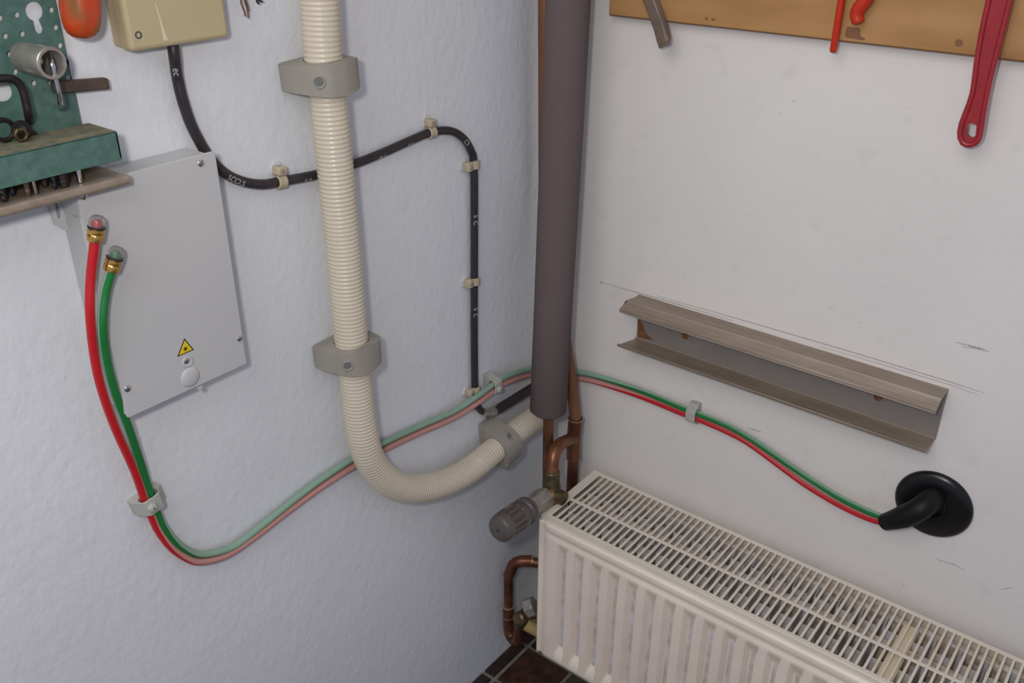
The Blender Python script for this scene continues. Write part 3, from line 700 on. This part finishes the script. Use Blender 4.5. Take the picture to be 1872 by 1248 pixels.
ss = [L(283, 4, jO + .0001), L(293, 36, jO + .0001), L(299, 60, jO + .0001), L(303, 74, jO + .0001)]
V = []; Fc = []
for i, p in enumerate(ss):
    w = (.0004, .0008, .0014, .0024)[i]
    V += [p + Vector((0, -w, 0)), p + Vector((0, w, 0)), p + Vector((.0003, -w, 0)), p + Vector((.0003, w, 0))]
for i in range(3):
    k = 4 * i; Fc += [(k + 2, k + 3, k + 7, k + 6), (k, k + 2, k + 6, k + 4), (k + 1, k + 5, k + 7, k + 3)]
obj('scratch', (V, Fc), M_SCR, parent=jb)

# stripped wire ends hanging from above
wr = thing('wire_ends', 'thin bare copper wire ends hanging from above right of the beige box', 'wire', L(450, 30, .008))
for pts in (((438, -40), (440, 0), (443, 12), (447, 22), (448, 30)), ((444, -40), (447, 0), (450, 10), (453, 22), (454, 33)), ((452, -40), (449, -5), (452, 8), (455, 20))):
    obj('strand', tube(spline([L(a, b, .010) for a, b in pts], 4), .0008, 8), M_CU, parent=wr)
for pts in (((462, -40), (469, 0), (474, 7)), ((458, -40), (472, -2), (480, 3))):
    obj('strand', tube(spline([L(a, b, .012) for a, b in pts], 4), .0010, 8), M_DARK, parent=wr)

# ------------------------------------------------------------------ green tool board, tray and what hangs there
gO = .005
gb = thing('tool_board', 'green perforated steel tool board with a bottom tray at the top left', 'tool board', (0, -.87, 1.16))
gy = -.7385
def gp(px, py): p = L(px, py, gO + .0015); return p.y, p.z
holes = []
for (a, b) in ((94, 18), (102, 50), (110, 83), (126, 143), (41, 62), (10, 66), (80, 89), (51, 92), (18, 99), (28, 131), (0, 33), (31, 27), (121, 113), (62, 152), (92, 150)):
    c = gp(a, b); holes.append(circ(c[0], c[1], .0026, 10))
for i in range(6):
    for j in range(5):
        cy_, cz_ = gy - .012 - i * .0235, 1.325 + j * .02
        if cz_ < 1.42: holes.append(circ(cy_, cz_, .0026, 10))
c = gp(62, 20); d = gp(72, 58)
kh = [(c[0] + .0078 * math.cos(a), c[1] + .0078 * math.sin(a)) for a in [math.radians(-68 + 316 * k / 18) for k in range(19)]]
kh += [(d[0] - .0038, d[1] + .002), (d[0] - .002, d[1] - .0015), (d[0] + .002, d[1] - .0015), (d[0] + .0038, d[1] + .002)]
holes.append(kh)
c = gp(5, 168); holes.append(circ(c[0], c[1], .0080, 20))
obj('perforated_sheet', plate([(gy - .25, 1.1885), (gy, 1.1885), (gy, 1.43), (gy - .25, 1.43)], holes, (gO, 0, 0), (0, 1, 0), (0, 0, 1), (1, 0, 0), .0015), M_GREEN, parent=gb, smooth=30)
tO = .052; tyr = -.731
obj('tray_ledge', box((gO, gy - .25, 1.1870), (tO, tyr, 1.1885)), M_DUSTG, parent=gb, bevel=.0005)
obj('tray_apron', join(box((tO - .0015, gy - .25, 1.1625), (tO, tyr, 1.1885)), box((.016, gy - .25, 1.1625), (tO, tyr, 1.1632))), M_GREEN, parent=gb, bevel=.0007)
obj('tray_end', box((gO, tyr - .0015, 1.165), (tO, tyr, 1.187)), M_GREEN, parent=gb)

lr = thing('aluminium_rail', 'taupe aluminium channel rail under the green board, above the grey box', 'rail', (0, -.85, 1.137))
lO = .062; ly = -.7325; lz = 1.1490
rp = rounded([(.0, lz - .0015), (.030, lz - .0015), (.050, lz - .0035), (lO - .003, lz - .0075), (lO, lz - .005), (lO, lz + .0015), (lO - .003, lz + .002), (.046, lz), (.0, lz)], .0015, 2)
obj('lower_flange', plate(rp, [], (0, ly - .27, 0), (1, 0, 0), (0, 0, 1), (0, 1, 0), .27), M_ALU, parent=lr)
obj('web', box((.0, ly - .27, lz), (.0018, ly, 1.186)), M_ALUG, parent=lr)

def bit(px, py, top, r, m, lab, name='drill_bit', o=.034, shape='drill', head=None):
    p = F(px, py, lz + .0004)
    if p.x > .046: p.x = .046
    base = Vector((p.x, p.y, lz + .0004)); h = top_h
    t = thing(name, lab, name.replace('_', ' '), base, 'small bits standing in the tray')
    H = h
    if shape == 'drill':
        obj('shank', lathe([(H * .45, r * .9), (H, r * .9), (H + .001, r * .6)], base, (0, 0, 1), 12), m, parent=t)
        obj('flute', lathe([(k * H * .46 / 24, r * (.12 + .88 * min(1, k / 3))) for k in range(25)], base, (0, 0, 1), 12, lambda i, a: 1 - .22 * (.5 + .5 * math.cos(2 * a + i * .9))), m, parent=t)
    else:
        obj('shank', lathe([(0, r * .7), (.001, r), (H, r), (H + .001, r * .6)], base, (0, 0, 1), 6 if shape == 'hex' else 14), m, parent=t, bevel=.0002)
        if shape == 'hex': obj('drive_tip', lathe([(0, r * .8), (.006, r * 1.08), (.0065, r)], base, (0, 0, 1), 6), m, parent=t)
    return t
top_h = .037
bit(12, 371, (2, 346), .0030, M_DARK, 'thick blackened drill bit in the tray, leftmost of the row below the green apron')
bit(25, 359, (17, 343), .0022, M_BLUE, 'thin blued drill bit, second from the left in the tray', o=.026)
bit(56, 360, (48, 337), .0024, M_STEEL, 'brown steel bit with blunt end, third from the left in the tray', 'screwdriver_bit', shape='hex')
bit(73, 358, (66, 331), .0018, M_CHROME, 'thin bright steel pin among the dark bits, fourth from the left', 'steel_pin', shape='pin')
bit(83, 341, (76, 328), .0028, M_DARK, 'short dark hex bit just right of the thin bright pin', 'screwdriver_bit', shape='hex', o=.020)
bit(104, 347, (95, 325), .0023, M_BLUE, 'blued drill bit in the middle of the tray row', o=.028)
bit(121, 343, (112, 315), .0042, M_DARK, 'thickest black bit, next to the chrome pin at the right', 'screwdriver_bit', shape='hex', o=.030)
bit(151, 336, (145, 307), .0024, M_CHROME, 'chrome pin at the right end of the tray row', 'steel_pin', shape='pin', o=.030)

# things lying in the tray
def in_tray(px, py): p = F(px, py, 1.1885 + .006); return p
p = F(8, 245, 1.196); p.z = 1.1889
t = thing('eye_bolt', 'small dark rusty eye bolt lying at the left of the tray ledge', 'eye bolt', p)
ringp = [Vector((p.x, p.y + .0085 * math.cos(a), 1.1890 + .0105 + .0085 * math.sin(a))) for a in [2 * math.pi * k / 24 for k in range(24)]]
obj('eye', tube(ringp + [ringp[0]], .0020, 10, caps=False), M_DARK, parent=t)
obj('shank', tube([p + Vector((0, .008, .0035)), p + Vector((0, .026, .0030))], .0019, 10), M_DARK, parent=t)
p = F(38, 250, 1.193); p.z = 1.1889
t = thing('brass_nut', 'small dull brass nut with a dark ring in the tray beside the eye bolt', 'nut', p)
obj('nut_body', plate([(.0065 * math.cos(math.pi / 3 * k), .0065 * math.sin(math.pi / 3 * k)) for k in range(6)], [circ(0, 0, .0036, 12)], p + Vector((-.002, .0, .0062)), (0, 1, 0), (0, 0, 1), (1, 0, 0), .005), M_BRASS, parent=t, bevel=.0006)
obj('washer', plate(circ(0, 0, .0085, 20), [circ(0, 0, .0045, 14)], p + Vector((-.0035, .003, .0086)), (0, 1, 0), (0, 0, 1), (1, 0, 0), .0013), M_DARK, parent=t)

# chrome socket on a hook pin
sa, sb = L(42, 104, .014), L(96, 116, .055)
ax_ = (sb - sa).normalized(); ln = (sb - sa).length
sk = thing('socket', 'open-ended tubular nickel-plated socket on a thin pin of the green board', 'socket wrench', sa)
obj('barrel', lathe([(0, .0105), (.002, .0125), (ln - .001, .0132), (ln, .0125), (ln, .0104), (ln - .002, .0100), (ln * .35, .0096), (ln * .35, .0001)], sa, ax_, 36), M_NICKEL, parent=sk)
hk = thing('board_hook', 'slim bright steel hook pin holding the nickel socket on the green board', 'hook', L(104, 150, .05))
obj('pin', tube(spline([L(90, 96, .044), L(96, 120, .050), L(103, 150, .050), L(109, 178, .048), L(110, 192, .040), L(106, 196, .020), L(102, 192, gO + .001)], 5), .0020, 10), M_CHROME, parent=hk)

# black bent rod and steel bar that sit partly behind the caption of the photograph
br_ = thing('bent_rod', 'dark round rod bent over like a shackle on the green board at the left edge', 'hook', L(48, 200, .03))
obj('rod', tube(spline([L(-60, 190, .012), L(-45, 165, .024), L(-20, 149, .028), L(8, 143, .030), L(28, 147, .030), L(40, 162, .030), L(47, 185, .030), L(52, 210, .028), L(54, 222, .010)], 6), .0034, 12), M_DARK, parent=br_)
bar = thing('cold_chisel', 'flat brown steel chisel end sticking out to the right of the green board', 'chisel', L(160, 152, .02))
cA, cB = L(96, 160, .0115), L(196, 152, .0115)
obj('blade', obox((cA + cB) / 2, (cB - cA), (0, 0, 1), (1, 0, 0), (cB - cA).length, .0105, .009), M_STEEL, parent=bar, bevel=.0018)

# amber handle
hb = L(151, 72, .026)
am = thing('screwdriver', 'screwdriver with marbled orange-amber plastic handle hanging at the top between board and beige box', 'screwdriver', hb)
ht = L(143, -55, .026); haxis = (ht - hb).normalized()
wy = .0172
prof = [(.0, .30), (.0015, .52), (.004, .70), (.008, .83), (.014, .93), (.024, 1.0), (.050, .99), (.085, .93), (.095, .80), (.100, .5)]
obj('handle', lathe([(h, wy * r) for h, r in prof], hb + haxis * .0005, haxis, 48, lambda i, a: 1 - .035 * (math.cos(6 * a) > .55) if 4 <= i <= 7 else 1), M_AMBER, parent=am, smooth=60)
obj('blade', lathe([(.099, .0035), (.19, .0035), (.20, .002)], hb, haxis, 12), M_CHROME, parent=am)

# ------------------------------------------------------------------ right wall: aluminium channel
cx0, cx1 = Q(1168, 541, .0).x, Q(1735, 710, 0).x
ch = thing('aluminium_channel', 'taupe aluminium channel section screwed to the right wall above the ducts', 'channel', ((cx0 + cx1) / 2, 0, .722))
def strip(prof, x0, x1, dx0=None, m=M_ALU, name='flange', rough_left=None):
    # prof in (o, z); closed loop. dx0: shift of the cut end along x per point
    V = []; n_ = len(prof)
    for (o_, z_) in prof: V.append(Vector((x0 + (dx0(o_, z_) if dx0 else 0), -o_, z_)))
    for (o_, z_) in prof: V.append(Vector((x1, -o_, z_)))
    Fc = [tuple(range(n_)), tuple(range(n_, 2 * n_))[::-1]] + [(i, (i + 1) % n_, n_ + (i + 1) % n_, n_ + i) for i in range(n_)]
    return obj(name, (V, Fc), m, parent=ch, bevel=.0004, seg=1)
zt_ = .8035; zl = .7245
web = strip([(.0, zl + .002), (.0022, zl + .002), (.0022, zt_ - .003), (.0, zt_ - .003)], cx0 + .002, cx1, m=M_ALUG, name='web')
strip([(.0, zt_), (.0, zt_ - .0022), (.031, zt_ - .0030), (.0335, zt_ - .0055), (.0485, zt_ - .0135), (.0500, zt_ - .0120), (.0500, zt_ - .0085), (.0440, zt_ - .0055), (.0430, zt_ - .0062), (.0405, zt_ - .0038), (.0350, zt_ - .0012), (.0335, zt_ + .0012), (.0310, zt_ - .0002), (.012, zt_ - .0004)], cx0, cx1, dx0=lambda o_, z_: -.004 * (o_ > .02) + .003 * (.032 < o_ < .038), name='upper_flange')
strip([(.0, zl + .0028), (.0, zl - .0002), (.040, zl + .0010), (.0440, zl + .0028), (.0455, zl + .0075), (.0440, zl + .0082), (.0415, zl + .0045), (.036, zl + .0032), (.010, zl + .0030)], cx0 - .001, cx1 - .001, dx0=lambda o_, z_: -.006 * (o_ > .03) + .006 * (.005 < o_ < .03), name='lower_flange')
obj('edge_highlight', tube([Vector((cx0 - .002, -.0336, zt_ + .0010)), Vector((cx1, -.0336, zt_ + .0010))], .0007, 6), M_ALUE, parent=ch)  # thin pale tubes paint the highlight on the edges
obj('edge_highlight', tube([Vector((cx0 - .004, -.0497, zt_ - .0130)), Vector((cx1, -.0497, zt_ - .0130))], .0007, 6), M_ALUE, parent=ch)
obj('edge_highlight', tube([Vector((cx0 - .001, -.0024, zl + .0040)), Vector((cx1 - .001, -.0024, zl + .0040))], .0007, 6), M_ALUE, parent=ch)
for (a, b) in ((1253, 613), (1606, 725)):
    c = Q(a, b, .0022)
    s = obj('screw', lathe([(.0, .0050), (.0012, .0060), (.0022, .0045), (.0024, .0)], c, NY, 18), M_RUST, parent=ch)
    obj('washer', plate(circ(0, 0, .0105, 24), [circ(0, 0, .0062, 16)], c, (1, 0, 0), (0, 0, 1), (0, -1, 0), .0008), M_ALUG, parent=ch)
r0 = Q(1166, 585, .0026)
rs = [(1166, 583), (1174, 590), (1178, 602), (1184, 612), (1194, 622), (1180, 619), (1167, 616)]
rq = [Q(a, b, .0023) for a, b in rs]
obj('rust_patch', plate([(max(q.x, cx0 + .0025), min(max(q.z, zl + .004), zt_ - .02)) for q in rq], [], (0, -.0022, 0), (1, 0, 0), (0, 0, 1), (0, -1, 0), .0003), M_RUST, parent=ch)

# ------------------------------------------------------------------ black wall seal (house entry)
ic = Q(1707, 920, 0); IR = .0500
ws = thing('wall_seal', 'glossy black rubber wall seal disc with a bent tube taking in the ducts', 'wall seal', ic)
hor = (Q(1783, 940).x - Q(1633, 900).x) / 2; ver = (Q(1690, 857).z - Q(1725, 983).z) / 2
obj('disc', lathe([(0, IR), (.003, IR + .0005), (.006, IR - .0015), (.0085, IR - .006), (.0100, IR * .7), (.0105, IR * .45), (.0100, .0)], ic, NY, 64, None), M_BLACK, parent=ws, smooth=60)
obj('collar', lathe([(.0090, .0215), (.0125, .0212), (.0150, .0195), (.0150, .0175), (.011, .0165)], ic + Vector((-.002, 0, .004)), NY, 36), M_BLACKM, parent=ws)
tb = spline([Q(1706, 912, .008), Q(1700, 915, .026), Q(1684, 928, .040), Q(1662, 940, .044), Q(1640, 948, .042), Q(1618, 954, .036)], 8)
obj('bent_tube', tube(tb, [.0155] * (len(tb) - 12) + [.0150 - .0003 * k for k in range(12)], 28), M_BLACKM, parent=ws, smooth=60)

# ------------------------------------------------------------------ wooden board and tools
wA, wB = Q(1113, 24, .016), Q(1872, 115, .016)
zbot = (wA.z + wB.z) / 2
wb = thing('plywood_board', 'varnished plywood tool panel across the top of the right wall', 'board', (wA.x + .4, 0, zbot))
obj('board', box((wA.x, -.016, zbot), (wA.x + 1.0, 0, zbot + .35)), [M_WOOD], parent=wb, bevel=.0008)
obj('edge_veneer', box((wA.x + .0005, -.0155, zbot - .0012), (wA.x + .9995, -.001, zbot)), M_WOODE, parent=wb)
def patch(pts, m, name, o=.0161, t=.0003):
    q = [Q(a, b, o) for a, b in pts]
    return obj(name, plate(rounded([(p.x, p.z) for p in q], .003, 3), [], (0, -o, 0), (1, 0, 0), (0, 0, 1), (0, -1, 0), t), m, parent=wb)
patch([(1548, 48), (1574, 52), (1572, 66), (1582, 70), (1580, 74), (1544, 68)], M_KNOT, 'worn_patch')
patch([(1745, 75), (1756, 70), (1762, 78), (1757, 86), (1746, 84)], M_KNOT, 'knot')
patch([(1289, 31), (1294, 32), (1294, 37), (1289, 36)], M_KNOT, 'knot')
patch([(1301, 33), (1307, 34), (1307, 38), (1301, 37)], M_KNOT, 'knot')

# nail puller tip
def nailpin(p, parent):
    obj('hanging_nail', tube([Vector((p.x, 0, p.z)), Vector((p.x, p.y - .004, p.z + .001))], .0016, 8), M_NICKEL, parent=parent)
cb = thing('nail_puller', 'curved flat brown steel tip hanging over the board edge, leftmost tool', 'crowbar', Q(1212, 82, .03))
cpx = [(1165, -60), (1178, -25), (1190, 5), (1200, 32), (1208, 55), (1214, 80)]
oo = [.028, .028, .028, .030, .033, .037]
P = spline([Q(a, b, o_) for (a, b), o_ in zip(cpx, oo)], 6)
V = []; Fc = []
T, N_ = frames(P, (0, -1, 0))
for i, p in enumerate(P):
    B_ = T[i].cross(N_[i]); hw = .0105; ht_ = .0045
    if i >= len(P) - 2: ht_ = .003
    for a, b in ((-1, -1), (-.75, 1), (.75, 1), (1, -1)): V.append(p + B_ * hw * a + N_[i] * ht_ * b)
for i in range(len(P) - 1):
    for k in range(4): Fc.append((4 * i + k, 4 * i + (k + 1) % 4, 4 * i + 4 + (k + 1) % 4, 4 * i + 4 + k))
Fc += [(0, 1, 2, 3), tuple(len(P) * 4 - 4 + k for k in range(4))]
obj('bar', (V, Fc), M_NAILP, parent=cb, bevel=.0018, seg=3, smooth=50)
obj('claw_tip', obox(P[-1] + T[-1] * .0015, T[-1], T[-1].cross(N_[-1]), N_[-1], .004, .017, .0055), M_NAILP, parent=cb, bevel=.0015)
nailpin(P[4], cb)

rr = thing('red_rod', 'thin straight orange-red painted steel rod hanging over the lower edge of the board', 'rod', Q(1523, 95, .027))
P0, P1 = Q(1548, -60, .027), Q(1523, 95, .027)
tt = (P1 - P0).normalized()
obj('rod', tube([P0, P1 - tt * .002, P1], [.0043, .0043, .0036], 16), M_ORED, parent=rr)
obj('end_face', lathe([(0, .0035), (.0006, .003)], P1, tt, 14), M_STEEL, parent=rr)
nailpin(P0.lerp(P1, .15), rr)

rh = thing('red_hook', 'orange-red painted hooked lever end on the board, right of the straight red rod', 'lever', Q(1567, 48, .03))
hpx = [(1602, -55), (1592, -25), (1582, 0), (1571, 14), (1566, 26), (1568, 38), (1569, 44)]
P = spline([Q(a, b, .028) for a, b in hpx], 6)
rs_ = [.0080] * (len(P) - 20) + [.0080 - .00007 * k for k in range(14)] + [.0070, .0068, .0064, .0056, .0045, .003]
obj('lever', tube(P, rs_, 18, up=(0, -1, 0)), M_ORED, parent=rh, smooth=60)
nailpin(P[6], rh)

# red pipe wrench handle
wr_ = thing('pipe_wrench', 'red enamelled pipe wrench handle with a hanging slot, rightmost tool on the board', 'wrench', Q(1773, 268, .03))
ol = [(460, -140), (445, 0), (400, 200), (355, 450), (320, 700), (290, 800), (255, 890), (225, 970), (212, 1040), (215, 1090), (240, 1140), (275, 1160), (320, 1163), (370, 1145), (400, 1110), (415, 1065), (428, 980), (440, 900), (465, 760), (492, 630), (520, 520), (570, 320), (620, 120), (650, 0), (685, -140)]
WO = .024; WT = .009
def wq(x, y, o=WO + WT): p = Q(1700 + x / 4.302, y / 4.302, o); return (p.x, p.z)
slot = [wq(325 + 38 * math.cos(a) * 1.0 + 4 * (-1 if math.sin(a) > 0 else 1), 1028 + (28 if math.sin(a) > 0 else -28) + 30 * math.sin(a)) for a in [2 * math.pi * (k + .5) / 16 for k in range(16)]]
hd_ = obj('handle', plate([wq(*p) for p in ol], [slot], (0, -WO, 0), (1, 0, 0), (0, 0, 1), (0, -1, 0), WT), M_RED, parent=wr_, smooth=50)
b = hd_.modifiers.new('bevel', 'BEVEL'); b.width = .0022; b.segments = 3; b.limit_method = 'ANGLE'; b.angle_limit = math.radians(50)
def inset(side):
    pts = []
    for a in side: pts.append(a)
    return pts
lf = [(478, -120), (462, 0), (418, 200), (373, 450), (340, 700), (308, 815), (276, 905), (248, 985), (238, 1045), (243, 1085), (262, 1120), (290, 1137), (325, 1138), (360, 1124), (384, 1096), (395, 1055), (408, 975), (420, 890), (446, 755), (473, 625), (500, 515), (550, 318), (600, 120), (630, 0), (662, -120)]
rimP = [Vector((wq(*p)[0], -(WO + WT), wq(*p)[1])) for p in lf]
obj('raised_rim', tube(spline(rimP, 4), .0030, 10), M_RED, parent=wr_, smooth=80)
nx_ = Q(1810, 40, .02)
obj('hanging_nail', tube([Vector((nx_.x, 0, nx_.z + .05)), Vector((nx_.x, -WO - .002, nx_.z + .051))], .002, 8), M_NICKEL, parent=wr_)
